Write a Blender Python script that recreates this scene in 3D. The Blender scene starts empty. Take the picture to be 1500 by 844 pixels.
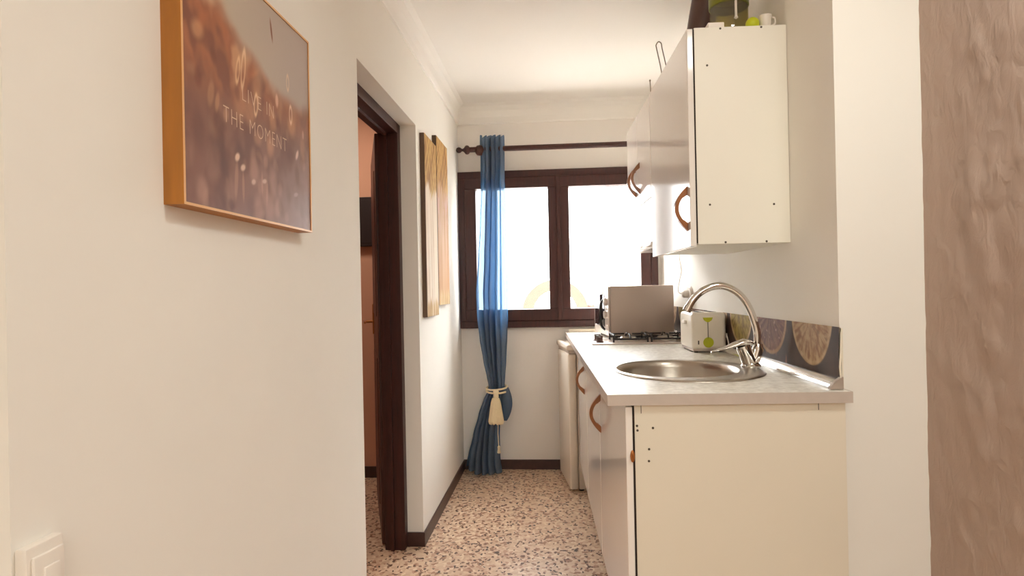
import bpy, bmesh, math, random
from mathutils import Vector, Matrix, noise
R = random.Random(7)
S = bpy.context.scene
COL = S.collection
PI = math.pi
RUN = 0.0353            # the kitchen run stands a little out of square with the corridor
HC = 1.168              # eye height

# ------------------------------------------------------------------ materials
def new_mat(name):
    m = bpy.data.materials.new(name); m.use_nodes = True
    nt = m.node_tree; b = nt.nodes['Principled BSDF']
    return m, nt, b
def srgb(r, g, b):
    f = lambda c: (c/255/12.92) if c/255 <= .04045 else ((c/255+.055)/1.055)**2.4
    return (f(r), f(g), f(b), 1)
def mat(name, col, rough=.5, metal=0, bump=0, bscale=60, mott=0, mscale=8, coat=0, spec=.5, stretch=None, detail=4):
    m, nt, b = new_mat(name); N = nt.nodes; L = nt.links
    b.inputs['Base Color'].default_value = col
    b.inputs['Roughness'].default_value = rough
    b.inputs['Metallic'].default_value = metal
    b.inputs['Coat Weight'].default_value = coat
    b.inputs['Coat Roughness'].default_value = .06
    b.inputs['Specular IOR Level'].default_value = spec
    tc = N.new('ShaderNodeTexCoord'); src = tc.outputs['Object']
    if stretch:
        mp = N.new('ShaderNodeMapping'); mp.inputs['Scale'].default_value = stretch
        L.new(src, mp.inputs['Vector']); src = mp.outputs['Vector']
    if bump:
        n = N.new('ShaderNodeTexNoise'); n.inputs['Scale'].default_value = bscale; n.inputs['Detail'].default_value = detail
        L.new(src, n.inputs['Vector'])
        bp = N.new('ShaderNodeBump'); bp.inputs['Strength'].default_value = bump; bp.inputs['Distance'].default_value = .01
        L.new(n.outputs['Fac'], bp.inputs['Height']); L.new(bp.outputs['Normal'], b.inputs['Normal'])
    if mott:
        n = N.new('ShaderNodeTexNoise'); n.inputs['Scale'].default_value = mscale; n.inputs['Detail'].default_value = 6
        L.new(src, n.inputs['Vector'])
        r = N.new('ShaderNodeValToRGB')
        r.color_ramp.elements[0].position = .3; r.color_ramp.elements[1].position = .7
        d = lambda k: (min(1, col[0]*k), min(1, col[1]*k), min(1, col[2]*k), 1)
        r.color_ramp.elements[0].color = d(1-mott); r.color_ramp.elements[1].color = d(1+mott)
        L.new(n.outputs['Fac'], r.inputs['Fac']); L.new(r.outputs['Color'], b.inputs['Base Color'])
    return m
def attr_mat(name, rough=.5, coat=0):
    m, nt, b = new_mat(name)
    a = nt.nodes.new('ShaderNodeAttribute'); a.attribute_name = 'Col'
    nt.links.new(a.outputs['Color'], b.inputs['Base Color'])
    b.inputs['Roughness'].default_value = rough; b.inputs['Coat Weight'].default_value = coat
    b.inputs['Coat Roughness'].default_value = .12
    return m
M = {}
M['plaster'] = mat('cream_plaster', srgb(241, 238, 231), .75, bump=.12, bscale=9, detail=8, mott=.012, mscale=3, spec=.25)
M['plaster_back'] = mat('white_plaster', srgb(238, 233, 227), .75, bump=.1, bscale=10, detail=8, spec=.25)
M['ceil'] = mat('ceiling_paint', srgb(243, 240, 235), .85, bump=.06, bscale=8, detail=8, spec=.2)
M['salmon'] = mat('salmon_paint', srgb(214, 160, 132), .8, bump=.08, bscale=10, spec=.2)
M['dark_wood'] = mat('dark_stained_wood', srgb(60, 22, 14), .45, bump=.08, bscale=14, mott=.28, mscale=10, stretch=(7, 7, .7))
M['door_wood'] = mat('brown_door_wood', srgb(86, 42, 26), .45, bump=.06, bscale=12, mott=.3, mscale=10, stretch=(8, 8, .6))
M['base_dark'] = mat('dark_brown_tile', srgb(66, 40, 34), .35, mott=.15, mscale=30)
M['lacquer'] = mat('white_lacquer', srgb(242, 236, 230), .11, spec=.6, mott=.008, mscale=3)
M['melamine'] = mat('ivory_melamine', srgb(240, 236, 224), .4, mott=.012, mscale=3)
M['melamine_shaded'] = mat('shaded_melamine', srgb(231, 223, 206), .4, mott=.012, mscale=3)  # the wall units' melamine darkened, shade on the base units put into the colour
M['edge_white'] = mat('white_edging', srgb(238, 230, 212), .4)
M['handle'] = mat('brown_wood_handle', srgb(152, 92, 44), .3, mott=.15, mscale=30, coat=.3)
M['gap'] = mat('dark_gap', srgb(38, 22, 14), .8)
M['steel'] = mat('brushed_steel', (.50, .45, .39, 1), .30, 1, bump=.02, bscale=120)
M['chrome'] = mat('chrome', (.80, .77, .73, 1), .09, 1)
M['alu'] = mat('polished_aluminium', (.86, .83, .79, 1), .2, 1)
M['black'] = mat('black_iron', srgb(38, 30, 30), .45, bump=.05, bscale=60)
M['black_gloss'] = mat('black_gloss', srgb(24, 20, 22), .08)
M['micro'] = mat('taupe_metal', srgb(182, 166, 154), .42, metal=.25)
M['micro_front'] = mat('silver_plastic', srgb(204, 190, 180), .25, metal=.3)
M['white_plastic'] = mat('white_plastic', srgb(236, 228, 218), .3)
M['fridge'] = mat('white_enamel', srgb(232, 220, 205), .25)
M['toaster'] = mat('white_toaster', srgb(238, 230, 216), .28)
M['lime'] = mat('lime_green', srgb(186, 190, 30), .45)
M['lime_matte'] = mat('lime_rubber', srgb(196, 204, 30), .5, bump=.04)
M['stem_grey'] = mat('dark_grey_print', srgb(70, 62, 50), .5)
M['brass'] = mat('brass', srgb(176, 112, 62), .3, .7)
M['gold_wood'] = mat('golden_frame_wood', srgb(170, 108, 34), .42, mott=.14, mscale=8, stretch=(6, 6, .8))
M['gilt'] = mat('gilt_edge', srgb(228, 176, 120), .35)
M['letter'] = mat('pale_lettering', srgb(222, 190, 160), .5)
M['rope'] = mat('cream_rope', srgb(236, 220, 186), .85, bump=.5, bscale=160)
M['tassel'] = mat('cream_tassel', srgb(240, 222, 184), .85, bump=.8, bscale=60, stretch=(4, 4, .6))
M['duct'] = mat('dark_brown_pipe', srgb(84, 56, 48), .4)
M['jar_green'] = mat('olive_green_lid', srgb(120, 122, 20), .35)
M['cable'] = mat('grey_cable', srgb(190, 180, 170), .5)
M['panel_dark'] = mat('dark_panel', srgb(44, 26, 22), .6, spec=.3)
M['wire'] = mat('grey_wire', srgb(150, 138, 124), .4, .6)
M['screw'] = mat('dark_screw', srgb(84, 74, 62), .5, .4)
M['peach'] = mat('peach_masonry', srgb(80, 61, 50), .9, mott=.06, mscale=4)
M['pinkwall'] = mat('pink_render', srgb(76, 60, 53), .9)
M['terrace'] = mat('pale_terrace', srgb(190, 186, 182), .9, mott=.05)
M['side_dark'] = mat('dark_canvas_side', srgb(96, 74, 56), .7)

# rough plaster of the near wall on the right
m, nt, b = new_mat('rough_stucco'); N = nt.nodes; L = nt.links
tc = N.new('ShaderNodeTexCoord'); mp = N.new('ShaderNodeMapping'); mp.inputs['Scale'].default_value = (1, 1, .6); L.new(tc.outputs['Object'], mp.inputs['Vector'])
nz = N.new('ShaderNodeTexNoise'); nz.inputs['Scale'].default_value = 26; nz.inputs['Detail'].default_value = 5; nz.inputs['Distortion'].default_value = .6
L.new(mp.outputs['Vector'], nz.inputs['Vector'])
bp = N.new('ShaderNodeBump'); bp.inputs['Strength'].default_value = .55; bp.inputs['Distance'].default_value = .012
L.new(nz.outputs['Fac'], bp.inputs['Height']); L.new(bp.outputs['Normal'], b.inputs['Normal'])
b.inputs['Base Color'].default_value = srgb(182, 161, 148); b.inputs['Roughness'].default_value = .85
b.inputs['Specular IOR Level'].default_value = .2
M['stucco'] = m

# terrazzo
m, nt, b = new_mat('terrazzo'); N = nt.nodes; L = nt.links
tc = N.new('ShaderNodeTexCoord')
nz = N.new('ShaderNodeTexNoise'); nz.inputs['Scale'].default_value = 40
L.new(tc.outputs['Object'], nz.inputs['Vector'])
mx = N.new('ShaderNodeMixRGB'); mx.inputs['Fac'].default_value = .018
L.new(tc.outputs['Object'], mx.inputs['Color1']); L.new(nz.outputs['Color'], mx.inputs['Color2'])
def chips(scale, stops, seed):
    mp = N.new('ShaderNodeMapping'); mp.inputs['Location'].default_value = (seed, seed*.7, 0); mp.inputs['Scale'].default_value = (1, .8, 1)
    L.new(mx.outputs['Color'], mp.inputs['Vector'])
    v = N.new('ShaderNodeTexVoronoi'); v.voronoi_dimensions = '2D'; v.inputs['Scale'].default_value = scale
    L.new(mp.outputs['Vector'], v.inputs['Vector'])
    sp = N.new('ShaderNodeSeparateColor'); L.new(v.outputs['Color'], sp.inputs['Color'])
    r = N.new('ShaderNodeValToRGB'); r.color_ramp.interpolation = 'CONSTANT'
    e = r.color_ramp.elements
    e[0].position = stops[0][0]; e[0].color = stops[0][1]; e[1].position = stops[1][0]; e[1].color = stops[1][1]
    for p_, c_ in stops[2:]:
        q = e.new(p_); q.color = c_
    L.new(sp.outputs['Red'], r.inputs['Fac'])
    return r, sp
big, sb = chips(78, [(0, srgb(220, 192, 164)), (.3, srgb(208, 176, 148)), (.5, srgb(230, 206, 180)), (.62, srgb(196, 154, 128)), (.74, srgb(214, 184, 156)), (.92, srgb(164, 120, 94))], 3.1)
sm, ss = chips(105, [(0, srgb(104, 70, 52)), (.45, srgb(134, 96, 74)), (.8, srgb(72, 48, 38))], 9.7)
gt = N.new('ShaderNodeMath'); gt.operation = 'LESS_THAN'; gt.inputs[1].default_value = .13
L.new(ss.outputs['Green'], gt.inputs[0])
mm = N.new('ShaderNodeMixRGB'); L.new(gt.outputs[0], mm.inputs['Fac'])
L.new(big.outputs['Color'], mm.inputs['Color1']); L.new(sm.outputs['Color'], mm.inputs['Color2'])
L.new(mm.outputs['Color'], b.inputs['Base Color']); b.inputs['Roughness'].default_value = .32
M['terrazzo'] = m

# worktop laminate
m, nt, b = new_mat('grey_laminate'); N = nt.nodes; L = nt.links
tc = N.new('ShaderNodeTexCoord'); nz = N.new('ShaderNodeTexNoise'); nz.inputs['Scale'].default_value = 55; nz.inputs['Detail'].default_value = 8
L.new(tc.outputs['Object'], nz.inputs['Vector'])
r = N.new('ShaderNodeValToRGB'); r.color_ramp.elements[0].position = .35; r.color_ramp.elements[1].position = .68
r.color_ramp.elements[0].color = srgb(206, 200, 188); r.color_ramp.elements[1].color = srgb(240, 236, 226)
L.new(nz.outputs['Fac'], r.inputs['Fac']); L.new(r.outputs['Color'], b.inputs['Base Color']); b.inputs['Roughness'].default_value = .3
M['laminate'] = m
M['lam_edge'] = mat('laminate_edging', srgb(196, 184, 174), .4, mott=.03, mscale=40)

# window glass: clear, with a weak reflection
m = bpy.data.materials.new('window_glass'); m.use_nodes = True; nt = m.node_tree; N = nt.nodes; L = nt.links
N.remove(N['Principled BSDF']); out = N['Material Output']
t = N.new('ShaderNodeBsdfTransparent'); g = N.new('ShaderNodeBsdfGlossy'); g.inputs['Roughness'].default_value = .02
x = N.new('ShaderNodeMixShader'); x.inputs['Fac'].default_value = .05
t.inputs['Color'].default_value = (.97, .97, .96, 1)
L.new(t.outputs[0], x.inputs[1]); L.new(g.outputs[0], x.inputs[2]); L.new(x.outputs[0], out.inputs['Surface'])
M['glass'] = m
# greenish glass of the jar
m = bpy.data.materials.new('green_glass'); m.use_nodes = True; nt = m.node_tree; N = nt.nodes; L = nt.links
N.remove(N['Principled BSDF']); out = N['Material Output']
t = N.new('ShaderNodeBsdfTransparent'); t.inputs['Color'].default_value = (.78, .74, .46, 1)
g = N.new('ShaderNodeBsdfGlossy'); g.inputs['Roughness'].default_value = .05
x = N.new('ShaderNodeMixShader'); x.inputs['Fac'].default_value = .14
L.new(t.outputs[0], x.inputs[1]); L.new(g.outputs[0], x.inputs[2]); L.new(x.outputs[0], out.inputs['Surface'])
M['jar_glass'] = m
# sheer blue cloth
m = bpy.data.materials.new('sheer_blue_cloth'); m.use_nodes = True; nt = m.node_tree; N = nt.nodes; L = nt.links
N.remove(N['Principled BSDF']); out = N['Material Output']
d = N.new('ShaderNodeBsdfDiffuse'); d.inputs['Color'].default_value = (.19, .235, .30, 1)
tl = N.new('ShaderNodeBsdfTranslucent'); tl.inputs['Color'].default_value = (.055, .18, .37, 1)
tr = N.new('ShaderNodeBsdfTransparent'); tr.inputs['Color'].default_value = (.55, .75, .95, 1)
a = N.new('ShaderNodeMixShader'); a.inputs['Fac'].default_value = .45
L.new(d.outputs[0], a.inputs[1]); L.new(tl.outputs[0], a.inputs[2])
c = N.new('ShaderNodeMixShader'); c.inputs['Fac'].default_value = .19
L.new(a.outputs[0], c.inputs[1]); L.new(tr.outputs[0], c.inputs[2]); L.new(c.outputs[0], out.inputs['Surface'])
M['sheer'] = m
M['print'] = attr_mat('meadow_print', .5, .06)
M['canvas'] = attr_mat('palm_canvas', .7)
M['lemon'] = attr_mat('lemon_foil', .55, 0)

# ------------------------------------------------------------------ mesh helpers
class MB:
    def __init__(s): s.bm = bmesh.new()
    def box(s, x0, x1, y0, y1, z0, z1, bev=0, seg=2):
        vs = [s.bm.verts.new((x, y, z)) for x in (x0, x1) for y in (y0, y1) for z in (z0, z1)]
        fs = [(0, 1, 3, 2), (4, 6, 7, 5), (0, 4, 5, 1), (2, 3, 7, 6), (0, 2, 6, 4), (1, 5, 7, 3)]
        F = [s.bm.faces.new([vs[i] for i in f]) for f in fs]
        if bev:
            E = list({e for f in F for e in f.edges})
            bmesh.ops.bevel(s.bm, geom=E, offset=bev, segments=seg, profile=.5, affect='EDGES')
        return s
    def loft(s, loops, cap0=True, cap1=True, closed=True):
        V = [[s.bm.verts.new(p) for p in l] for l in loops]
        n = len(V[0])
        for i in range(len(V)-1):
            for j in range(n if closed else n-1):
                k = (j+1) % n
                s.bm.faces.new((V[i][j], V[i][k], V[i+1][k], V[i+1][j]))
        if cap0 and closed: s.bm.faces.new(V[0][::-1])
        if cap1 and closed: s.bm.faces.new(V[-1])
        return V
    def tube(s, pts, r, n=12, caps=True):
        pts = [Vector(p) for p in pts]
        rs = r if isinstance(r, (list, tuple)) else [r]*len(pts)
        loops = []; up = None
        for i, p in enumerate(pts):
            d = (pts[min(i+1, len(pts)-1)]-pts[max(i-1, 0)]).normalized()
            if up is None:
                up = Vector((0, 0, 1)) if abs(d.z) < .9 else Vector((0, 1, 0))
            a = (up - d*up.dot(d)).normalized(); b_ = d.cross(a); up = a
            loops.append([p+(a*math.cos(2*PI*k/n)+b_*math.sin(2*PI*k/n))*rs[i] for k in range(n)])
        s.loft(loops, caps, caps); return s
    def lathe(s, prof, c=(0, 0, 0), axis='z', n=28, sx=1, sy=1, cap=True):
        loops = []
        for r_, h in prof:
            l = []
            for k in range(n):
                a = 2*PI*k/n; u, v = r_*sx*math.cos(a), r_*sy*math.sin(a)
                p = {'z': (u, v, h), 'x': (h, u, v), 'y': (v, h, u)}[axis]
                l.append((c[0]+p[0], c[1]+p[1], c[2]+p[2]))
            loops.append(l)
        s.loft(loops, cap, cap); return s
    def prism(s, poly, axis, a0, a1, bev=0):
        def P(u, v, h): return {'x': (h, u, v), 'y': (u, h, v), 'z': (u, v, h)}[axis]
        l0 = [P(u, v, a0) for u, v in poly]; l1 = [P(u, v, a1) for u, v in poly]
        V = s.loft([l0, l1])
        if bev:
            E = list({e for l in V for v in l for e in v.link_edges})
            bmesh.ops.bevel(s.bm, geom=E, offset=bev, segments=2, affect='EDGES')
        return s
    def build(s, name, material, parent=None, smooth=None, base=None):
        """vertices are given in the space of the thing's frame before its base is taken off"""
        bmesh.ops.recalc_face_normals(s.bm, faces=s.bm.faces[:])
        me = bpy.data.meshes.new(name)
        off = BASE.get(parent.name, (0, 0, 0)) if parent is not None and base is None else (base or (0, 0, 0))
        for v in s.bm.verts: v.co -= Vector(off)
        s.bm.to_mesh(me); s.bm.free()
        o = bpy.data.objects.new(name, me); COL.objects.link(o)
        me.materials.append(M[material])
        if smooth is not None:
            me.polygons.foreach_set('use_smooth', [True]*len(me.polygons))
            try: me.set_sharp_from_angle(angle=math.radians(smooth))
            except Exception: pass
        if parent is not None:
            o.parent = parent; BASE[o.name] = off
        return o
BASE = {}
def run2w(t, s, z):
    c, si = math.cos(RUN), math.sin(RUN)
    return (c*t - si*s, si*t + c*s, z)
def tag(o, label=None, cat=None, group=None, kind=None):
    if label: o['label'] = label
    if cat: o['category'] = cat
    if group: o['group'] = group
    if kind: o['kind'] = kind
    return o
def thing(name, label, cat, base, run=False, group=None, kind=None):
    o = bpy.data.objects.new(name, None); COL.objects.link(o); o.empty_display_size = .05
    if run: o.location = run2w(*base); o.rotation_euler = (0, 0, RUN)
    else: o.location = base
    BASE[o.name] = tuple(base)
    return tag(o, label, cat, group, kind)
def single(mb, name, material, label, cat, base=(0, 0, 0), run=False, smooth=None, kind=None, group=None):
    o = mb.build(name, material, None, smooth, base)
    if run: o.location = run2w(*base); o.rotation_euler = (0, 0, RUN)
    else: o.location = base
    return tag(o, label, cat, group, kind)
def struct(name, mb, material, run=False, smooth=None):
    o = mb.build(name, material, None, smooth)
    if run: o.rotation_euler = (0, 0, RUN)
    return tag(o, kind='structure')
def smoothstep(a, b, x):
    t = max(0, min(1, (x-a)/(b-a))); return t*t*(3-2*t)
def mixc(a, b, t): return tuple(a[i]+(b[i]-a[i])*t for i in range(3))
def fbm(x, y, z=0, o=4):
    v = 0; a = .5; f = 1
    for _ in range(o):
        v += a*noise.noise((x*f, y*f, z)); a *= .5; f *= 2
    return v
def painted(name, material, parent, P, nu, nv, colf):
    """a flat grid P(u,v) whose printed colours come from colf(u,v) in 0..255 sRGB"""
    me = bpy.data.meshes.new(name)
    off = Vector(BASE.get(parent.name, (0, 0, 0)))
    vs = [Vector(P(i/nu, j/nv))-off for j in range(nv+1) for i in range(nu+1)]
    fs = [(j*(nu+1)+i, j*(nu+1)+i+1, (j+1)*(nu+1)+i+1, (j+1)*(nu+1)+i) for j in range(nv) for i in range(nu)]
    me.from_pydata(vs, [], fs)
    ca = me.color_attributes.new('Col', 'FLOAT_COLOR', 'POINT')
    buf = []
    for j in range(nv+1):
        for i in range(nu+1):
            c_ = colf(i/nu, j/nv); buf.extend(srgb(*[max(0, min(255, q)) for q in c_]))
    ca.data.foreach_set('color', buf)
    me.materials.append(M[material])
    o = bpy.data.objects.new(name, me); COL.objects.link(o); o.parent = parent; BASE[o.name] = tuple(off)
    return o

# ------------------------------------------------------------------ the setting
XL = -.6395; YB = 3.985; ZC = 2.374; YW = .667     # left wall, back wall, ceiling, near end of the left wall
YD0, YD1, ZD = 1.954, 2.778, 1.930                 # doorway
mb = MB().box(-3.2, 3.2, -3.2, YB+.2, -.12, 0); struct('floor', mb, 'terrazzo')
mb = MB().box(-3.2, 3.2, -3.2, YB+.2, ZC, ZC+.12); struct('ceiling', mb, 'ceil')
XT = XL-.12                                         # wall thickness
mb = MB().box(XT, XL, YW, YD0, 0, ZC).box(XT, XL, YD0, YD1, ZD, ZC).box(XT, XL, YD1, YB, 0, ZC)
struct('wall_left', mb, 'plaster')
WX0, WX1, WZ0, WZ1 = -.646+.004, .631, .919, 1.934
mb = (MB().box(-3.2, WX0, YB, YB+.2, 0, ZC).box(WX1, 3.2, YB, YB+.2, 0, ZC)
      .box(WX0, WX1, YB, YB+.2, 0, WZ0).box(WX0, WX1, YB, YB+.2, WZ1, ZC))
struct('wall_back', mb, 'plaster_back')
TW, SP = .793, 1.652                                # kitchen wall and the pier face, in the run's frame
mb = MB().box(TW, TW+.12, SP, 4.1, 0, ZC); struct('wall_right', mb, 'plaster', run=True)
mb = MB().box(TW+.12, 3.2, SP, SP+.12, 0, ZC); struct('wall_right_end', mb, 'plaster', run=True)
# rough wall on the right, coming forward from the pier
def rough_wall():
    bm = bmesh.new(); nu, nv = 130, 220
    y0, y1 = 1.72, -.6
    V = []
    for j in range(nv+1):
        for i in range(nu+1):
            k = (i/nu)**1.6
            y = y0+(y1-y0)*k; z = ZC*j/nv
            x = .957 - .02*(1.7-y)
            d = .010*fbm(y*5, z*4, 1.3, 4) + .010*max(0, fbm(y*24, z*13, 4.4, 2)-.08) + .022*max(0, fbm(y*11+.4*fbm(y*8, z*8, 5), z*7, 7.7, 3)-.05) - .016*max(0, fbm(y*16, z*9, 3.1, 2)-.12)
            d += .006*smoothstep(.06, 0, abs(y-1.60))*fbm(z*9, 2.2, .5, 3)
            d *= .35+.65*smoothstep(1.64, 1.46, y)
            V.append(bm.verts.new((x-d, y, z)))
    for j in range(nv):
        for i in range(nu):
            a_ = j*(nu+1)+i
            bm.faces.new((V[a_], V[a_+1], V[a_+nu+2], V[a_+nu+1]))
    # body behind the rough skin
    m_ = MB(); m_.bm.free(); m_.bm = bm
    m_.box(.995, 1.2, y1, y0-.1, 0, ZC)
    return m_
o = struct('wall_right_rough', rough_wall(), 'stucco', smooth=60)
# living room behind the camera
mb = MB().box(-3.2, -3.08, -3.2, YB, 0, ZC); struct('wall_far_left', mb, 'plaster')
mb = MB().box(3.08, 3.2, -3.2, SP+.3, 0, ZC); struct('wall_far_right', mb, 'plaster')
mb = MB().box(-3.2, 3.2, -3.32, -3.2, 0, ZC); struct('wall_front', mb, 'plaster')
# room beyond the doorway: partition towards the living room, its end wall and its long wall
mb = MB().box(-3.08, XT, YW+.0, YW+.12, 0, ZC); struct('wall_partition', mb, 'plaster')
mb = MB().box(-3.08, XT, 3.80, 3.90, 0, ZC); struct('wall_room_end', mb, 'salmon')
mb = MB().box(-2.75, -2.65, YW+.12, 3.8, 0, ZC); struct('wall_room_side', mb, 'salmon')
# cove moulding, baseboards
def cove(run_x):
    return [(0, 2.246), (.008, 2.248), (.010, 2.256), (.009, 2.29), (.014, 2.33), (.028, 2.36), (.05, ZC), (0, ZC)]
mb = MB().prism([(XL+u, v) for u, v in cove(0)], 'y', YW, YB); struct('trim_1', mb, 'ceil')
mb = MB().prism([(YB-u, v) for u, v in cove(0)], 'x', XL, .68); struct('trim_2', mb, 'ceil')
mb = MB().box(XL, XL+.008, YD1-.004, YB, 0, .062, .001).box(XL, XL+.008, YW, YD0, 0, .062); struct('baseboard_left', mb, 'base_dark')
mb = MB().box(XL, .67, YB-.009, YB, 0, .062); struct('baseboard_back', mb, 'base_dark')
mb = MB().box(XL-.075, XL+.008, YD1-.009, YD1, 0, .064); struct('baseboard_doorway', mb, 'base_dark')
mb = MB().box(-2.6, XT-.1, 3.79, 3.80, 0, .07); struct('baseboard_room', mb, 'base_dark')

# doorway: dark wooden frame and the door swung right back into the room
d1 = bpy.data.objects.new('door_1', None); COL.objects.link(d1); tag(d1, kind='structure'); d1.location = (XL-.1, YD1, 0); BASE['door_1'] = (XL-.1, YD1, 0)
FX0, FX1 = XL-.165, XL-.073
def jamb(y0, y1, s_):
    m_ = MB().box(FX0, FX1, y0, y1, 0, ZD, .002)
    return m_
mb = MB().box(FX0, FX1, YD1-.05, YD1, 0, ZD, .002).box(FX0+.03, FX0+.045, YD1-.062, YD1-.05, 0, ZD-.05)
mb.build('jamb', 'dark_wood', d1)
mb = MB().box(FX0, FX1, YD0, YD0+.05, 0, ZD, .002); mb.build('jamb', 'dark_wood', d1)
mb = MB().box(FX0, FX1, YD0+.05, YD1-.05, ZD-.045, ZD, .002).box(FX0+.03, FX0+.045, YD0+.05, YD1-.05, ZD-.058, ZD-.045); mb.build('head', 'dark_wood', d1)
# leaf
ang = math.radians(18.5)
hx, hy = FX0+.006, YD1+.012
Rl = Matrix.Translation((hx, hy, 0)) @ Matrix.Rotation(ang, 4, 'Z')   # leaf runs along local +Y, thickness to local -X
mb = MB().box(-.037, 0, 0, .76, .006, ZD-.03, .003)
for (z0, z1) in ((.15, .85), (1.05, 1.75)):
    mb.box(-.041, -.036, .12, .64, z0, z1, .004)
bmesh.ops.transform(mb.bm, matrix=Rl, verts=mb.bm.verts[:]); leaf = mb.build('door_leaf', 'door_wood', d1)
mb = MB().box(-.045, -.036, .685, .725, .93, 1.10, .003)
bmesh.ops.transform(mb.bm, matrix=Rl, verts=mb.bm.verts[:]); mb.build('handle_plate', 'brass', leaf)
mb = MB().tube([(-.04, .705, 1.0), (-.09, .705, 1.0)], .008).tube([(-.088, .71, 1.0), (-.09, .66, 1.0), (-.088, .60, .998)], [.008, .008, .006])
bmesh.ops.transform(mb.bm, matrix=Rl, verts=mb.bm.verts[:]); mb.build('door_handle', 'brass', leaf, 40)
mb = MB()
for z in (.25, .95, 1.65): mb.tube([(-.014, -.006, z), (-.014, -.006, z+.09)], .007)
bmesh.ops.transform(mb.bm, matrix=Rl, verts=mb.bm.verts[:]); mb.build('hinge', 'brass', d1, 40)

# window
w1 = bpy.data.objects.new('window_1', None); COL.objects.link(w1); tag(w1, kind='structure'); w1.location = (0, YB, WZ0); BASE['window_1'] = (0, YB, WZ0)
y0, y1 = YB-.035, YB+.06
f = .045
mb = (MB().box(WX0, WX1, y0, y1, WZ0, WZ0+f, .004).box(WX0, WX1, y0, y1, WZ1-f, WZ1, .004)
      .box(WX0, WX0+f, y0, y1, WZ0+f, WZ1-f, .004).box(WX1-f, WX1, y0, y1, WZ0+f, WZ1-f, .004))
mb.build('window_frame', 'dark_wood', w1)
GZ0, GZ1 = 1.038, 1.818
for (a0, a1, g0, g1) in ((WX0+f, .006, -.523, -.058), (.011, WX1-f, .0755, .522)):
    ys0, ys1 = y0-.012, YB+.03
    b0, b1 = WZ0+f, WZ1-f
    mb = (MB().box(a0, a1, ys0, ys1, b0, GZ0, .004).box(a0, a1, ys0, ys1, GZ1, b1, .004)
          .box(a0, g0, ys0, ys1, GZ0, GZ1, .004).box(g1, a1, ys0, ys1, GZ0, GZ1, .004))
    sa = mb.build('sash', 'dark_wood', w1)
    MB().box(g0, g1, YB, YB+.004, GZ0, GZ1).build('pane', 'glass', sa)
mb = MB().box(-.006, .022, y0-.022, y0-.012, WZ0+f, WZ1-f, .004); mb.build('cover_strip', 'dark_wood', w1)

# outside: an arched masonry opening on the roof opposite, a low wall and the terrace
mb = MB()
cx, cz, ro, ri, n = -.06, .62, .98, .60, 28
YA = 14.0
sc_ = YA/8
cx, cz, ro, ri = -.05*sc_, HC+(.85-HC)*sc_, .43*sc_, .29*sc_
out_ = [(cx+ro*math.cos(PI*k/n), cz+ro*math.sin(PI*k/n)) for k in range(n+1)]
inn = [(cx+ri*math.cos(PI*k/n), cz+ri*math.sin(PI*k/n)) for k in range(n, -1, -1)]
poly = [(cx+ro, -3)]+out_+[(cx-ro, -3), (cx-ri, -3)]+inn+[(cx+ri, -3)]
m2 = MB()
l0 = [(u, YA, v) for u, v in poly]; l1 = [(u, YA+.5, v) for u, v in poly]
m2.loft([l0, l1])
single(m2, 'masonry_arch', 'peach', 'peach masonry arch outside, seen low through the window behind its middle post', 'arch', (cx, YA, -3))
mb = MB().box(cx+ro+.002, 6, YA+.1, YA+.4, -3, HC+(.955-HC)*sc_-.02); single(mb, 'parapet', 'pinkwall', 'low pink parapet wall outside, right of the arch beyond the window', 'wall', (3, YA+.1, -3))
mb = MB().box(-30, 30, YB+.2, 40, -3.2, -3); struct('terrace', mb, 'terrace')
mb = MB().box(-14, 14, YB+.2, YB+.5, ZC+.12, 16).box(-14, 14, YB+.2, YB+.5, -3, -.12).box(-14, -3.2, YB+.2, YB+.5, -.12, ZC+.12).box(3.2, 14, YB+.2, YB+.5, -.12, ZC+.12)
struct('wall_sky_blocker', mb, 'plaster')  # unseen upper facade, added and sized to keep sky light off the arch

# ------------------------------------------------------------------ left wall: framed print, two canvases, power point
PX, PY0, PY1, PZ0, PZ1 = -.6045, .957, 1.4774, 1.3176, 1.789
p = thing('framed_print', 'square gold-framed meadow print reading LIVE IN THE MOMENT, on the left wall before the doorway', 'picture', (XL, (PY0+PY1)/2, PZ0))
w = .0045
mb = (MB().box(XL, PX, PY0, PY0+w, PZ0, PZ1).box(XL, PX, PY1-w, PY1, PZ0, PZ1).box(XL, PX, PY0+w, PY1-w, PZ0, PZ0+w).box(XL, PX, PY0+w, PY1-w, PZ1-w, PZ1))
mb.build('frame', 'gold_wood', p)
e = .0008
mb = (MB().box(PX, PX+e, PY0, PY0+w, PZ0, PZ1).box(PX, PX+e, PY1-w, PY1, PZ0, PZ1).box(PX, PX+e, PY0+w, PY1-w, PZ0, PZ0+w).box(PX, PX+e, PY0+w, PY1-w, PZ1-w, PZ1))
tag(mb.build('gilt_edge', 'gilt', p), 'bright gilt front edge')
stroke = []   # seed heads and stalks: (u, v, du, dv, width, colour, strength, hollow)
stroke += [(.385, .62, .012, .085, .020, (236, 200, 160), .8, 1), (.345, .60, .010, .055, .018, (236, 196, 150), .75, 1)]
stroke += [(.625, .895, -.010, .055, .011, (124, 70, 46), .95, 0)]
stroke += [(.775, .705, .0, .035, .018, (232, 200, 170), .7, 1), (.80, .555, .0, .04, .02, (240, 208, 180), .85, 1), (.48, .50, .005, .045, .02, (244, 206, 164), .85, 1)]
stroke += [(.665, .58, .0, .03, .022, (226, 184, 160), .8, 0), (.86, .37, .012, .024, .018, (238, 206, 190), .8, 0), (.93, .49, .0, .02, .016, (226, 184, 160), .5, 0)]
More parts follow.
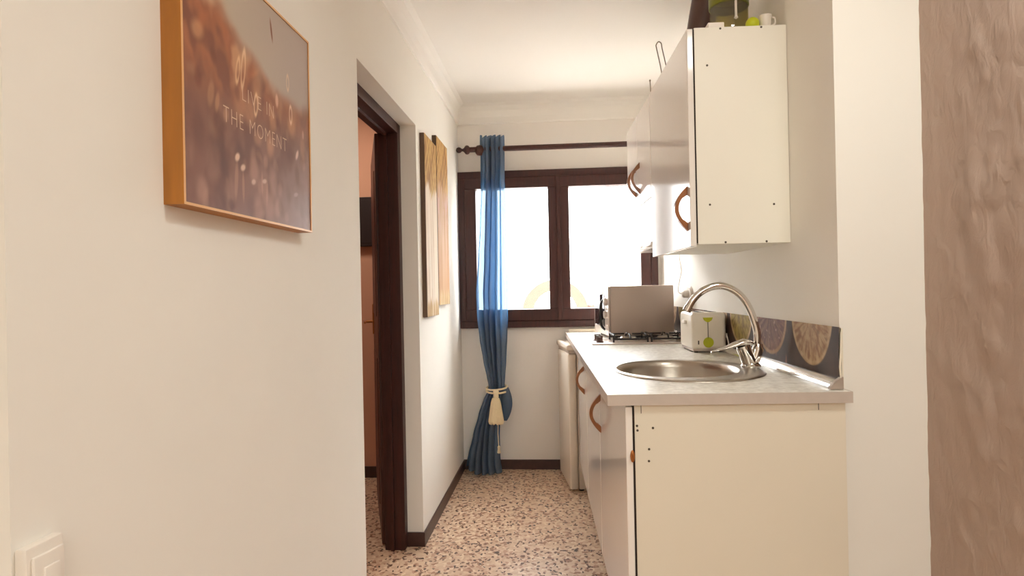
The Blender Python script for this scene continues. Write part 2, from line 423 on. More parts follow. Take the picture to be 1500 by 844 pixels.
stroke += [(.33, .235, .010, .012, .022, (240, 206, 180), .9, 0), (.37, .20, .012, .008, .02, (240, 206, 180), .8, 0), (.32, .14, .008, .09, .02, (196, 148, 122), .5, 0), (.37, .12, .0, .07, .014, (196, 148, 122), .5, 0)]
stroke += [(.52, .16, .0, .06, .012, (196, 150, 130), .5, 0), (.56, .12, .004, .06, .012, (196, 150, 130), .45, 0), (.45, .155, .012, .005, .018, (226, 190, 170), .7, 0), (.54, .175, .015, .005, .016, (226, 190, 170), .7, 0)]
stroke += [(.84, .165, .02, .006, .016, (210, 176, 166), .5, 0), (.16, .44, .01, .05, .03, (208, 158, 116), .5, 0), (.20, .42, .008, .04, .02, (212, 160, 118), .5, 0)]
RB = random.Random(11)
blobs = [(RB.uniform(0, .95), RB.uniform(.02, .80), RB.uniform(.018, .05), RB.uniform(1.0, 2.2), RB.random(), RB.uniform(.25, .6)) for _ in range(95)]
blobs = [b_ for b_ in blobs if b_[1] < .74-.30*b_[0]]
def meadow(u, v):
    n1 = fbm(u*3.2, v*3.2, 1.1, 3); n2 = fbm(u*7+3, v*5, 4.2, 3); n3 = fbm(u*14, v*9, 8.8, 2)
    edge = .80 - .24*u + .05*math.sin(u*7) + .16*n1
    sky = mixc((196, 180, 158), (176, 160, 152), u)
    warm = mixc((178, 108, 68), (142, 82, 54), smoothstep(-.25, .3, n2))
    warm = mixc(warm, (222, 172, 128), smoothstep(.02, .32, n2+.35*n3)*.8*(1-u*.5))
    warm = mixc(warm, (112, 64, 46), smoothstep(.02, .3, -n2+.3*n3+.35*n1)*.75)
    low = mixc((132, 86, 70), (142, 108, 100), u*.8+.2*(1-v))
    low = mixc(low, (106, 66, 54), smoothstep(-.05, .3, n2+.4*n3)*.6)
    low = mixc(low, (190, 148, 122), smoothstep(.15, .4, n3+.3*n1)*.35)
    c_ = mixc(low, warm, smoothstep(.30, .60, v+.12*n1-.10*u))
    for (bu, bv, br, bs, bk, ba) in blobs:
        if abs(u-bu) > br*1.3 or abs(v-bv) > br*bs*1.3: continue
        q = math.hypot((u-bu-.25*(v-bv)*(bk-.5))/br, (v-bv)/(br*bs))
        if q < 1.25:
            hi = mixc((222, 168, 122), (192, 146, 126), smoothstep(.55, .2, bv)); lo = mixc((104, 54, 34), (96, 60, 50), smoothstep(.55, .2, bv))
            c_ = mixc(c_, hi if bk > .45 else lo, smoothstep(1.25, .35, q)*ba)
    c_ = mixc(c_, (172, 148, 142), smoothstep(.75, 1.35, u+(.5-v)*.7)*.55)  # hazy mauve reflection painted into the print's lower right
    c_ = mixc(c_, sky, smoothstep(edge-.07, edge+.10, v))
    for (cu, cv, du, dv, wd, cc, st, hol) in stroke:
        L2 = du*du+dv*dv
        if abs(u-cu) > .12 or abs(v-cv) > .14: continue
        ln = math.sqrt(L2); al = ((u-cu)*du+(v-cv)*dv)/ln/(ln+.5*wd); pe = ((u-cu)*dv-(v-cv)*du)/ln/(wd*.8)
        q = math.sqrt(al*al+pe*pe)
        if hol: k = smoothstep(.38, .0, abs(q-.82)) * st
        else: k = smoothstep(1.1, .45, q)*st
        c_ = mixc(c_, cc, k)
    return c_
pr = painted('print', 'print', p, lambda u, v: (PX-.0015, PY0+w+(PY1-PY0-2*w)*u, PZ0+w+(PZ1-PZ0-2*w)*v), 300, 280, meadow)
def lettering(txt, yc, zc, width, cap):
    cu = bpy.data.curves.new('lettering', 'FONT'); cu.body = txt; cu.size = 1; cu.align_x = 'CENTER'; cu.align_y = 'CENTER'; cu.offset = -.022; cu.resolution_u = 3
    cu.space_character = 1.15
    o = bpy.data.objects.new('lettering_curve', cu); COL.objects.link(o)
    bpy.context.view_layer.update()
    me = bpy.data.meshes.new_from_object(o.evaluated_get(bpy.context.evaluated_depsgraph_get()))
    bpy.data.objects.remove(o); bpy.data.curves.remove(cu)
    xs = [v.co.x for v in me.vertices]; ys = [v.co.y for v in me.vertices]
    kx = width/(max(xs)-min(xs)); ky = cap/(max(ys)-min(ys)); mx_, my_ = (max(xs)+min(xs))/2, (max(ys)+min(ys))/2
    off = Vector(BASE[p.name])
    for v in me.vertices:
        v.co = Vector((PX-.0009, yc+(v.co.x-mx_)*kx, zc+(v.co.y-my_)*ky))-off
    me.materials.append(M['letter'])
    o = bpy.data.objects.new('lettering', me); COL.objects.link(o); o.parent = pr
for args in (('LIVE', 1.190, 1.560, .076, .027), ('IN', 1.268, 1.560, .032, .027), ('THE', 1.118, 1.502, .072, .029), ('MOMENT', 1.262, 1.502, .166, .029)): lettering(*args)

def palm(u, v, seed):
    st = fbm(u*14+seed, v*1.6, seed, 3); bl = fbm(u*3+seed*2, v*7, seed+4, 3)
    fr = fbm(u*4+(1-v)*9+seed, v*22-u*10, seed+2, 3); fr2 = fbm(u*5-(1-v)*8+seed, v*20+u*12, seed+7, 3)
    gold = mixc((150, 104, 48), (200, 164, 100), smoothstep(-.2, .3, max(fr, fr2)))
    gold = mixc(gold, (116, 78, 34), smoothstep(.12, .35, -fr)*.75)
    if seed < 5:
        body = mixc((230, 214, 192), (204, 178, 150), smoothstep(-.1, .35, st))
        body = mixc(body, (222, 210, 190), smoothstep(0, .3, bl)*.5)
    else:
        body = mixc((182, 140, 100), (208, 176, 146), smoothstep(-.2, .25, st))
        body = mixc(body, (206, 172, 164), smoothstep(.0, .3, bl)*smoothstep(.35, .65, v)*.8)
        body = mixc(body, (196, 146, 92), smoothstep(.5, .1, v)*.5)
    foot = mixc((180, 138, 76), (212, 186, 140), smoothstep(-.15, .15, math.sin(u*40+st*6)))
    c_ = mixc(body, foot, smoothstep(.10, .05, v+.04*st))
    return mixc(c_, gold, smoothstep(.68, .74, v+.10*fr-.02*math.sin(u*9)))
for (a0, a1, z0, z1, seed, lab) in ((2.855, 3.132, 1.044, 1.915, 2.3, 'tall narrow canvas with gold leaves over white, beside the doorway, the lower hung of two'),
                                    (3.145, 3.455, 1.092, 1.975, 7.1, 'tall narrow canvas with gold leaves over tan, near the window, the higher hung of two')):
    cv = thing('canvas_panel', lab, 'picture', (XL, (a0+a1)/2, z0), group='palm canvases on the left wall')
    MB().box(XL-.001, -.618, a0, a1, z0, z1, .002).build('canvas_block', 'side_dark', cv)
    painted('painting', 'canvas', cv, lambda u, v: (-.6168, a0+.001+(a1-a0-.002)*u, z0+.001+(z1-z0-.002)*v), 60, 150, lambda u, v: palm(u, v, seed))

# power point low on the left wall, near its end
o_ = thing('wall_socket', 'white surface-mounted socket box on the left wall, bottom corner nearest its end', 'socket', (XL, .70, .76))
MB().box(XL, XL+.016, YW+.003, .726, .76, .876, .004).build('back_box', 'white_plastic', o_, 40)
MB().box(XL+.016, XL+.022, YW+.008, .720, .766, .864, .003).build('cover_frame', 'white_plastic', o_, 40)
MB().box(XL+.021, XL+.025, YW+.020, .710, .775, .848, .002).build('rocker', 'white_plastic', o_, 40)

# dark flat panel on the end wall of the room beyond the doorway
o_ = thing('wall_panel', 'dark flat panel on the salmon wall, seen through the doorway left of the open door', 'panel', (-1.4, 3.8, 1.45))
MB().box(-1.85, -1.06, 3.755, 3.8, 1.455, 1.762, .004).build('body', 'panel_dark', o_)
MB().box(-1.83, -1.08, 3.752, 3.756, 1.475, 1.742, .001).build('front', 'panel_dark', o_)

# ------------------------------------------------------------------ curtain rod and curtain
RY, RZ = 3.87, 2.058
o_ = thing('curtain_rod', 'dark turned wooden curtain rod over the window with ball finial at the wall', 'curtain rod', (0, RY, RZ))
MB().tube([(-.545, RY, RZ), (.62, RY, RZ)], .017, 16).build('pole', 'dark_wood', o_, 50)
prof = [(.004, -.632), (.014, -.628), (.0185, -.618), (.017, -.606), (.009, -.596), (.008, -.59), (.013, -.582), (.026, -.572), (.029, -.562), (.026, -.552), (.015, -.543), (.012, -.54)]
MB().lathe(prof, (0, RY, RZ), 'x').build('finial', 'dark_wood', o_, 50)
mb = MB().lathe([(.018, -.03), (.03, -.02), (.034, 0), (.03, .02), (.018, .03)], (-.478, RY, RZ-.006), 'x').tube([(-.478, RY+.02, RZ-.006), (-.478, YB, RZ-.006)], .013)
mb.build('bracket', 'dark_wood', o_, 50)
mb = MB().lathe([(.018, -.015), (.03, 0), (.018, .015)], (.56, RY, RZ), 'x').tube([(.56, RY+.02, RZ), (.56, YB, RZ)], .013)
mb.build('bracket', 'dark_wood', o_, 50)

cur = thing('curtain', 'sheer sky-blue curtain tied in at the left of the window, reaching the floor', 'curtain', (-.42, RY, .03))
rows = [(2.138, -.477, -.322, .030), (2.09, -.478, -.322, .034), (2.04, -.476, -.323, .032), (1.85, -.478, -.326, .034), (1.6, -.492, -.324, .040), (1.35, -.508, -.322, .045), (1.15, -.524, -.321, .048),
        (1.0, -.522, -.323, .046), (.85, -.508, -.330, .042), (.72, -.488, -.338, .036), (.62, -.468, -.347, .030), (.56, -.456, -.352, .026), (.53, -.462, -.356, .026),
        (.47, -.492, -.366, .030), (.38, -.524, -.380, .036), (.25, -.562, -.388, .042), (.12, -.592, -.386, .048), (.045, -.604, -.376, .052), (.018, -.606, -.374, .052)]
def row_at(z):
    for i in range(len(rows)-1):
        a_, b_ = rows[i], rows[i+1]
        if a_[0] >= z >= b_[0]:
            t_ = (a_[0]-z)/(a_[0]-b_[0]); t_ = t_*t_*(3-2*t_)*.5+t_*.5
            return [a_[k]+(b_[k]-a_[k])*t_ for k in range(4)]
    return rows[-1]
bm = bmesh.new(); nu, nv = 150, 110; V = []
for j in range(nv+1):
    z = 2.138+(.018-2.138)*j/nv
    _, x0, x1, am = row_at(z)
    for i in range(nu+1):
        u = i/nu
        ph = 2*PI*5.4*u + .5*math.sin(z*1.7)
        g = u + .055*math.sin(ph+1.1)*smoothstep(0, .12, u)*smoothstep(1, .9, u) + .012*math.sin(17*u+3*z)
        g = max(0, min(1, g))
        y = RY-.004+am*math.sin(ph)*(.55+.45*smoothstep(0, .25, u)*smoothstep(1, .75, u)) + .012*math.sin(23*u+2.2*z)*.6
        if z < .06: y += .01*math.sin(31*u)
        # keep the cloth off the pole
        zz = z + (.012*math.sin(ph*1.0+.7) if j == 0 else 0) - (.03*u*smoothstep(.3, .02, z)) + .03*smoothstep(.4, 0, u)*smoothstep(.2, .02, z)
        V.append(bm.verts.new((x0+(x1-x0)*g, y, max(.012, zz))))
for j in range(nv):
    for i in range(nu):
        a_ = j*(nu+1)+i; bm.faces.new((V[a_], V[a_+1], V[a_+nu+2], V[a_+nu+1]))
m_ = MB(); m_.bm.free(); m_.bm = bm; m_.build('cloth', 'sheer', cur, 80)
# a deeper fold lying behind the middle of the cloth
bm = bmesh.new(); V = []; nu2 = 60
for j in range(nv+1):
    z = 2.128+(.03-2.128)*j/nv
    _, x0, x1, am = row_at(z); xa, xb = x0+.20*(x1-x0), x0+.66*(x1-x0)
    for i in range(nu2+1):
        u = i/nu2
        V.append(bm.verts.new((xa+(xb-xa)*u, RY+.034+.4*am*math.sin(2*PI*2.7*u+1+z)+.012*smoothstep(.62, .5, abs(z-.5)*4), z)))
for j in range(nv):
    for i in range(nu2):
        a_ = j*(nu2+1)+i; bm.faces.new((V[a_], V[a_+1], V[a_+nu2+2], V[a_+nu2+1]))
m_ = MB(); m_.bm.free(); m_.bm = bm; m_.build('inner_fold', 'sheer', cur, 80)
# slack of cloth hanging out over the tie on the right
bm = bmesh.new(); V = []
for j in range(25):
    k = j/24; z = .555-.215*k
    hw = .030*math.sin(PI*min(1, .12+k*.86))**.6+.004
    xc = -.352+.012*math.sin(PI*k)
    for i in range(17):
        u = i/16*2*PI
        V.append(bm.verts.new((xc+hw*math.cos(u)*(1+.10*math.sin(3*u)), RY-.01+.026*math.sin(u)*math.sin(PI*min(1, .1+k*.9))**.5, z)))
for j in range(24):
    for i in range(16):
        a_ = j*17+i; bm.faces.new((V[a_], V[a_+1], V[a_+18], V[a_+17]))
m_ = MB(); m_.bm.free(); m_.bm = bm; m_.build('slack', 'sheer', cur, 80)

tb = thing('curtain_tieback', 'cream rope tieback with a fat tassel, around the blue curtain', 'tieback', (-.405, RY-.05, .34))
mb = MB()
for dz, ph in ((0, 0), (.02, .5)):
    pts = [(-.402+.066*math.cos(a_), RY+.052*math.sin(a_), .53+dz+.010*math.sin(a_*1+ph)) for a_ in [2*PI*k/28 for k in range(29)]]
    mb.tube(pts, .0065, 8, False)
mb.build('cord', 'rope', tb, 60)
mb = MB(); mb.lathe([(.004, .545), (.016, .54), (.02, .527), (.015, .512), (.017, .508), (.017, .50), (.013, .497)], (-.402, RY-.062, 0)); 
mb.build('knot', 'rope', tb, 60)
mb = MB(); loops = []
for r_, h in [(.013, .50), (.022, .492), (.029, .47), (.034, .44), (.040, .40), (.046, .36), (.047, .342), (.043, .336), (.01, .338)]:
    loops.append([(-.404+r_*math.cos(2*PI*k/60)*(1+.05*math.sin(k*2.1)), RY-.064+.72*r_*math.sin(2*PI*k/60)*(1+.05*math.sin(k*2.1)), h+(.006*math.sin(k*1.3) if h < .36 else 0)) for k in range(60)])
mb.loft(loops); mb.build('tassel', 'tassel', tb, 60)
mb = MB().tube([(-.392, RY-.055, .35), (-.395, RY-.058, .27), (-.392, RY-.056, .19)], .0022, 6).lathe([(.003, .195), (.009, .188), (.008, .172), (.011, .150), (.004, .146)], (-.391, RY-.056, 0), n=12)
mb.build('cord_end', 'rope', tb, 60)

# ------------------------------------------------------------------ kitchen run: base units
def bow_handle(mb, td, s, zc, L=.145, dep=.042):
    n = 18; o_ = []; i_ = []
    for k in range(n+1):
        q = -1+2*k/n; o_.append((td-dep*math.cos(q*PI/2)**.95, zc+q*L/2))
    for k in range(n+1):
        q = 1-2*k/n; i_.append((td-(dep-.0125)*max(0, math.cos(q*PI/2))**.55, zc+q*L*.31))
    mb.prism(o_+i_, 'y', s-.009, s+.009, .002); return mb
TD, ZW, TH = .224, .890, .029
ZDB = .172
def door(root, s0, s1, z0, z1, td, th=.018, handle=None):
    d_ = MB().box(td, td+th, s0+.0015, s1-.0015, z0, z1, .002).build('door', 'lacquer', root)
    if handle is not None:
        bow_handle(MB(), td, *handle).build('handle', 'handle', d_, 40)
    return d_
def base_unit(label, s0, s1, doors, show_end=False):
    r_ = thing('base_cabinet', label, 'cabinet', (.5, (s0+s1)/2, 0), run=True, group='white base cabinets under the worktop')
    t0, t1, z0, z1 = TD+.023, TW-.008, .10, ZW-TH
    k = .016
    mb = (MB().box(t0, t1, s0, s0+k, 0 if show_end else z0, z1).box(t0, t1, s1-k, s1, z0, z1).box(t0, t1, s0+k, s1-k, z0, z0+k)
          .box(t1-.006, t1, s0+k, s1-k, z0, z1))
    mb.build('carcass', 'melamine_shaded', r_)
    MB().box(t0+.05, t0+.065, s0+k, s1-k, 0, z0).build('plinth', 'gap', r_)
    for a_ in doors: door(r_, *a_)
    return r_
SE = 1.612
bc = base_unit('white base cabinet at the near end of the worktop, with the plain end panel', SE, 2.30, [(SE, 2.30, ZDB, ZW-TH-.006, TD, .018, (2.262, .708))], True)
for t, z in ((.253, .806), (.254, .794), (.294, .800), (.283, .745), (.282, .714)):
    MB().lathe([(.0032, -.0006), (.0032, .0006)], (t, SE, z), 'y', 10).build('screw_hole', 'screw', bc)
for t, z in ((.2635, .838), (.7165, .842)):
    MB().box(t, t+.0017, SE-.0006, SE+.0006, z, .8605).build('scratch_mark', 'screw', bc)
mb = MB(); mb.lathe([(.006, -.002), (.0085, 0), (.006, .002), (.003, .002), (.003, -.002)], (.2395, SE-.004, .728), 'y', 16, 1.9, .7)
tag(mb.build('hinge_ring', 'brass', bc, 40), 'small brass ring at the door edge')
MB().box(TD+.0182, TD+.0228, SE+.001, 2.29, ZDB, ZW-TH).build('gap_shade', 'gap', bc)  # dark strip painting the shade in the gap behind the door
base_unit('white base cabinet without a visible handle, middle one under the worktop', 2.305, 2.905, [(2.305, 2.905, ZDB, ZW-TH-.006, TD)])
base_unit('narrow white base cabinet beside the fridge, bow handle at its near edge', 2.91, 3.50, [(2.91, 3.50, ZDB, ZW-TH-.006, TD, .018, (3.045, .714))])

# worktop with the sink cut-out
T0, T1w, S0, S1 = .178, TW-.0, 1.601, 3.955
SC = (.478, 2.048)
def hole(a): return (SC[0]+.216*math.cos(a), SC[1]+.25*math.sin(a))
def edge_pt(a):
    dx, dy = math.cos(a), math.sin(a); k = 1e9
    if dx > 1e-9: k = min(k, (T1w-SC[0])/dx)
    if dx < -1e-9: k = min(k, (T0-SC[0])/dx)
    if dy > 1e-9: k = min(k, (S1-SC[1])/dy)
    if dy < -1e-9: k = min(k, (S0-SC[1])/dy)
    return (SC[0]+k*dx, SC[1]+k*dy)
angs = sorted([2*PI*k/72 for k in range(72)]+[math.atan2(y-SC[1], x-SC[0]) % (2*PI) for x in (T0, T1w) for y in (S0, S1)])
wt = thing('worktop', 'pale grey speckled worktop running along the right wall to the window', 'worktop', (.5, 2.7, ZW-TH), run=True)
mb = MB()
mb.loft([[(*hole(a), ZW-TH) for a in angs], [(*hole(a), ZW) for a in angs], [(*edge_pt(a), ZW) for a in angs], [(*edge_pt(a), ZW-TH) for a in angs], [(*hole(a), ZW-TH) for a in angs]], False, False)
bmesh.ops.remove_doubles(mb.bm, verts=mb.bm.verts[:], dist=1e-5)
mb.build('slab', 'laminate', wt)
mb = MB().box(T0-.0015, T0, S0-.0015, S1, ZW-TH, ZW-.0005).box(T0, TW+.006, S0-.0015, S0, ZW-TH, ZW-.0005)
mb.box(TW, TW+.006, S0, SP-.002, ZW-TH, ZW)
mb.build('edging', 'lam_edge', wt)
MB().box(T0+.02, TW-.03, S1-.03, S1+.008, ZW, ZW+.016, .003).build('back_strip', 'edge_white', wt)

# sink
sk = thing('sink', 'round stainless steel sink set in the worktop', 'sink', (SC[0], SC[1], .73), run=True)
n = 72
def ell(c0, c1, ra, rb, z, ex=2): return [(c0+ra*math.copysign(abs(math.cos(2*PI*k/n))**(2/ex), math.cos(2*PI*k/n)), c1+rb*math.copysign(abs(math.sin(2*PI*k/n))**(2/ex), math.sin(2*PI*k/n)), z) for k in range(n)]
BC = (.460, 2.070)
mb = MB()
mb.loft([ell(.489, 2.043, .237, .270, ZW+.0008), ell(.489, 2.043, .235, .268, ZW+.004), ell(.487, 2.045, .228, .261, ZW+.006), ell(BC[0], BC[1], .198, .220, ZW+.0045), ell(BC[0], BC[1], .192, .214, ZW+.001),
         ell(BC[0], BC[1], .188, .210, ZW-.02), ell(BC[0], BC[1], .182, .203, ZW-.10), ell(BC[0], BC[1], .166, .184, ZW-.135), ell(BC[0], BC[1], .12, .13, ZW-.148), ell(BC[0], BC[1], .03, .03, ZW-.152)], False, True)
mb.build('bowl', 'steel', sk, 60)
MB().lathe([(.028, 0), (.028, .003), (.02, .004), (.018, .001), (.004, .001), (.004, .012), (.0, .012)], (BC[0], BC[1], ZW-.152)).build('drain', 'chrome', sk, 40)

# tap
FB = (.704, 2.07)
tp = thing('tap', 'chrome gooseneck mixer tap behind the sink', 'tap', (FB[0], FB[1], ZW+.005), run=True)
zb = ZW+.0055
MB().lathe([(.031, zb), (.031, zb+.004), (.027, zb+.008), (.025, zb+.012)], (FB[0], FB[1], 0), sx=1.05).build('base_ring', 'chrome', tp, 40)
# slanted cartridge body leaning forward over the bowl, and the upright that carries the spout
mb = MB().tube([(FB[0]-.004, FB[1], zb+.006), (FB[0]-.014, FB[1]-.004, zb+.036), (FB[0]-.026, FB[1]-.008, zb+.066), (FB[0]-.029, FB[1]-.009, zb+.073)], [.0225, .023, .0235, .021], 24)
mb.build('body', 'chrome', tp, 50)
mb = MB().tube([(FB[0]+.002, FB[1]+.004, zb+.006), (FB[0]+.018, FB[1]+.006, zb+.03), (FB[0]+.026, FB[1]+.006, zb+.058), (FB[0]+.027, FB[1]+.006, zb+.075)], [.018, .018, .0185, .015], 24)
mb.build('spout_socket', 'chrome', tp, 50)
mb = MB()
lev = [(.004, .078, .016, .006), (-.006, .081, .021, .010), (-.028, .082, .022, .012), (-.050, .076, .020, .010), (-.075, .067, .016, .007), (-.10, .059, .012, .005), (-.122, .054, .009, .004), (-.132, .052, .005, .003)]
loops = []
for dx, dz, wy, wz in lev:
    loops.append([(FB[0]+dx, FB[1]-.009+wy*math.cos(2*PI*k/16), zb+dz+wz*math.sin(2*PI*k/16)) for k in range(16)])
mb.loft(loops); mb.build('lever', 'chrome', tp, 50)
mb = MB()
ctrl = [(.727, .965), (.729, 1.0), (.722, 1.04), (.707, 1.085), (.684, 1.125), (.654, 1.152), (.618, 1.166), (.582, 1.163), (.548, 1.147), (.522, 1.122), (.506, 1.096)]
def catmull(P, n=5):
    o_ = []
    for i in range(len(P)-1):
        p0, p1, p2, p3 = P[max(i-1, 0)], P[i], P[i+1], P[min(i+2, len(P)-1)]
        for k in range(n):
            t = k/n
            o_.append(tuple(.5*((2*p1[d])+(-p0[d]+p2[d])*t+(2*p0[d]-5*p1[d]+4*p2[d]-p3[d])*t*t+(-p0[d]+3*p1[d]-3*p2[d]+p3[d])*t**3) for d in range(len(p1))))
    o_.append(P[-1]); return o_
sp = [(a_, FB[1]+.006+(.727-a_)*.03, b_-.001) for a_, b_ in catmull(ctrl)]
mb.tube(sp, .0118, 18).build('spout', 'chrome', tp, 50)
d_ = Vector(sp[-1])-Vector(sp[-2]); d_.normalize()
MB().tube([Vector(sp[-1])-d_*.004, Vector(sp[-1])+d_*.014], .0142, 18).build('aerator', 'chrome', tp, 50)

# backsplash foil with half lemons, and the strip at its foot
bs = thing('backsplash', 'brown lemon-slice backsplash panel on the right wall behind the sink', 'backsplash', (TW, 2.4, ZW), run=True)
def lemon(u, v):
    s = 1.632+u*(3.96-1.632); z = .897+v*(1.052-.897)
    k = int((s-1.655)//.305); c0 = 1.655+.305*(k+.5); k = k % 3
    r_ = math.hypot(s-c0, (z-1.066)*1.0); a_ = math.atan2(z-1.066, s-c0)
    bg = mixc((54, 34, 24), (74, 50, 38), smoothstep(-.2, .3, fbm(s*12, z*12, 2, 3)))
    bg = mixc(bg, (150, 124, 104), smoothstep(.14, .02, v)*.5)
    Rr = .132
    seg = abs(math.sin(a_*5+.4)); nz_ = fbm(s*40, z*40, 5, 3); rad = fbm(a_*9, r_*12, 3, 3)
    fl = [((186, 158, 118), (134, 92, 58)), ((104, 64, 52), (140, 100, 82)), ((164, 144, 72), (116, 96, 36))][k]
    flesh = mixc(fl[0], fl[1], smoothstep(-.15, .3, rad+.5*nz_))
    flesh = mixc(flesh, (190, 164, 128), smoothstep(.22, .02, seg+.5*nz_)*.4); flesh = mixc(flesh, (92, 62, 42), smoothstep(.1, .4, -rad+.6*nz_)*.55)
    if k == 1: flesh = mixc(flesh, (206, 170, 150), smoothstep(.22, .36, fbm(s*70, z*45, 9, 2)))
    rim = mixc((196, 170, 132), (170, 140, 100), smoothstep(-.2, .3, nz_))
    if k == 1: rim = mixc(rim, (160, 112, 84), .4)
    c_ = bg
    if k == 1: c_ = mixc(c_, (168, 104, 78), smoothstep(.1, .35, fbm(s*50, z*14, 7, 2))*.8)
    c_ = mixc(c_, rim, smoothstep(Rr+.004, Rr-.001, r_))
    c_ = mixc(c_, flesh, smoothstep(Rr-.008, Rr-.014, r_))
    ds = abs((s-1.655) % .305); ds = min(ds, .305-ds)
    c_ = mixc(c_, (58, 42, 36), smoothstep(.006, .002, ds)*.6)
    return c_
def foil(u, v):
    s = 1.632+u*(3.96-1.632); z = .897+v*(1.052-.897)
    return (TW-.007-.004*math.sin(v*PI)*smoothstep(.08, .0, u)-.0015*math.sin(s*9), s, z)
painted('lemon_foil', 'lemon', bs, foil, 700, 50, lemon)
MB().box(TW-.004, TW, 1.634, 3.96, .892, 1.0495).build('backing', 'edge_white', bs)
q = [(TW-.009, ZW+.001), (TW-.033, ZW+.001), (TW-.033, ZW+.005), (TW-.027, ZW+.013), (TW-.018, ZW+.021), (TW-.012, ZW+.026), (TW-.009, ZW+.027)]
tag(MB().prism(q, 'y', 1.640, 3.95).build('foot_strip', 'alu', bs, 40), 'bright metal strip along the foot')
q = [(TW-.004, ZW+.001), (TW-.038, ZW+.001), (TW-.038, ZW+.006), (TW-.028, ZW+.018), (TW-.010, ZW+.032), (TW-.004, ZW+.034)]
MB().prism(q, 'y', 1.626, 1.641, .001).build('end_cap', 'micro', bs)
MB().tube([(TW-.006, 1.634, ZW+.02), (TW-.010, 1.631, ZW+.06), (TW-.006, 1.633, ZW+.10), (TW-.004, 1.634, ZW+.15)], .003, 8).build('edge_bead', 'edge_white', bs, 60)

# hob
HB = (.262, .752, 2.982, 3.262)
hb = thing('gas_hob', 'two-burner gas hob with black grates set in the worktop before the microwave', 'hob', (.5, 3.12, ZW), run=True)
MB().box(HB[0], HB[1], HB[2], HB[3], ZW, ZW+.007, .003).build('hob_plate', 'micro_front', hb, 40)
for c0 in (.455, .64):
    mb = MB().lathe([(.05, ZW+.007), (.05, ZW+.012), (.042, ZW+.016), (.040, ZW+.024), (.036, ZW+.028), (.0, ZW+.028)], (c0, 3.122, 0))
    mb.build('burner', 'steel', hb, 40)
    mb = MB()
    hw = .083; zt_ = ZW+.042
    mb.tube([(c0-hw, 3.035, ZW+.007), (c0-hw, 3.035, zt_-.006), (c0-hw+.004, 3.039, zt_), (c0-hw, 3.205, zt_), (c0-hw, 3.209, zt_-.006), (c0-hw, 3.209, ZW+.007)], .0046, 8)
    mb.tube([(c0+hw, 3.035, ZW+.007), (c0+hw, 3.035, zt_-.006), (c0+hw-.004, 3.039, zt_), (c0+hw, 3.205, zt_), (c0+hw, 3.209, zt_-.006), (c0+hw, 3.209, ZW+.007)], .0046, 8)
    for sy in (3.037, 3.207): mb.tube([(c0-hw, sy, ZW+.022), (c0+hw, sy, ZW+.022)], .0046, 8)
    for dx, dy in ((1, 0), (-1, 0)): mb.tube([(c0+dx*hw, 3.122, zt_), (c0+dx*.02, 3.122, zt_)], .0046, 8)
    for dy in (1, -1): mb.tube([(c0, 3.122+dy*.085, ZW+.022), (c0, 3.122+dy*.06, zt_), (c0, 3.122+dy*.02, zt_)], .0046, 8)
    mb.build('grate', 'black', hb, 50)
for i, s in enumerate((3.06, 3.17)):
    mb = MB().lathe([(.021, ZW+.007), (.021, ZW+.011), (.016, ZW+.013), (.015, ZW+.032), (.012, ZW+.034)], (.305, s, 0), n=20).box(.289, .321, s-.004, s+.004, ZW+.026, ZW+.040, .002)
    mb.build('knob', 'duct', hb, 40)

# microwave
mw = thing('microwave', 'taupe microwave oven at the window end of the worktop', 'microwave', (.388, 3.285, ZW), run=True)
mw.rotation_euler = (0, 0, RUN+.075)
mt0, mt1, ms0, ms1, mz0, mz1 = .388, .730, 3.285, 3.720, ZW+.016, 1.174
MB().box(mt0, mt1, ms0, ms1, mz0, mz1, .006).build('casing', 'micro', mw, 40)
MB().box(mt0-.012, mt0, ms0, ms1, mz0, mz1, .007).build('front_panel', 'micro_front', mw, 40)
MB().box(mt0-.0145, mt0-.011, ms0+.10, ms1-.03, mz0+.045, mz1-.045, .003).build('door_glass', 'black_gloss', mw, 40)
mb = MB().tube(catmull([(mt0-.011, ms0+.10, mz0+.03), (mt0-.032, ms0+.10, mz0+.055), (mt0-.036, ms0+.10, mz0+.115), (mt0-.032, ms0+.10, mz0+.175), (mt0-.011, ms0+.10, mz0+.20)]), .007, 12)
mb.build('handle', 'black_gloss', mw, 50)
for z in (mz0+.185, mz0+.115): MB().lathe([(.02, -.028), (.021, -.014), (.024, -.011)], (mt0, ms0+.045, z), 'x', 20).build('dial', 'micro_front', mw, 40)
MB().box(mt0-.016, mt0-.011, ms0+.02, ms0+.07, mz0+.03, mz0+.06, .003).build('door_button', 'micro_front', mw, 40)
for t in (mt0+.03, mt1-.03):
    for s in (ms0+.03, ms1-.03): MB().lathe([(.012, ZW), (.014, mz0+.001)], (t, s, 0), n=14).build('foot', 'black', mw)

# toaster
ts = thing('toaster', 'white toaster with a lime flower print, between tap and microwave', 'toaster', (.71, 2.67, ZW), run=True)
a0, a1, s0, s1, z0, z1 = .637, .778, 2.570, 2.785, ZW+.012, 1.056
mb = MB().box(a0, a1, s0, s1, z0, z1, .016, 4); mb.build('shell', 'toaster', ts, 40)
MB().box(a0+.006, a1-.006, s0+.006, s1-.006, ZW+.004, z0+.004, .003).build('base', 'micro', ts, 40)
for t in (a0+.02, a1-.02):
    for s in (s0+.02, s1-.02): MB().lathe([(.008, ZW), (.009, ZW+.006)], (t, s, 0), n=12).build('foot', 'black', ts)
for t in (a0+.045, a1-.045): MB().box(t-.013, t+.013, s0+.03, s1-.03, z1-.004, z1+.0006).build('bread_slot', 'gap', ts)
mb = MB().box(a0-.012, a0+.001, s0+.09, s0+.125, z1-.05, z1-.036, .003); mb.build('lever', 'white_plastic', ts, 40)
cf = (a0+a1)/2-.005
ys = s0-.0008
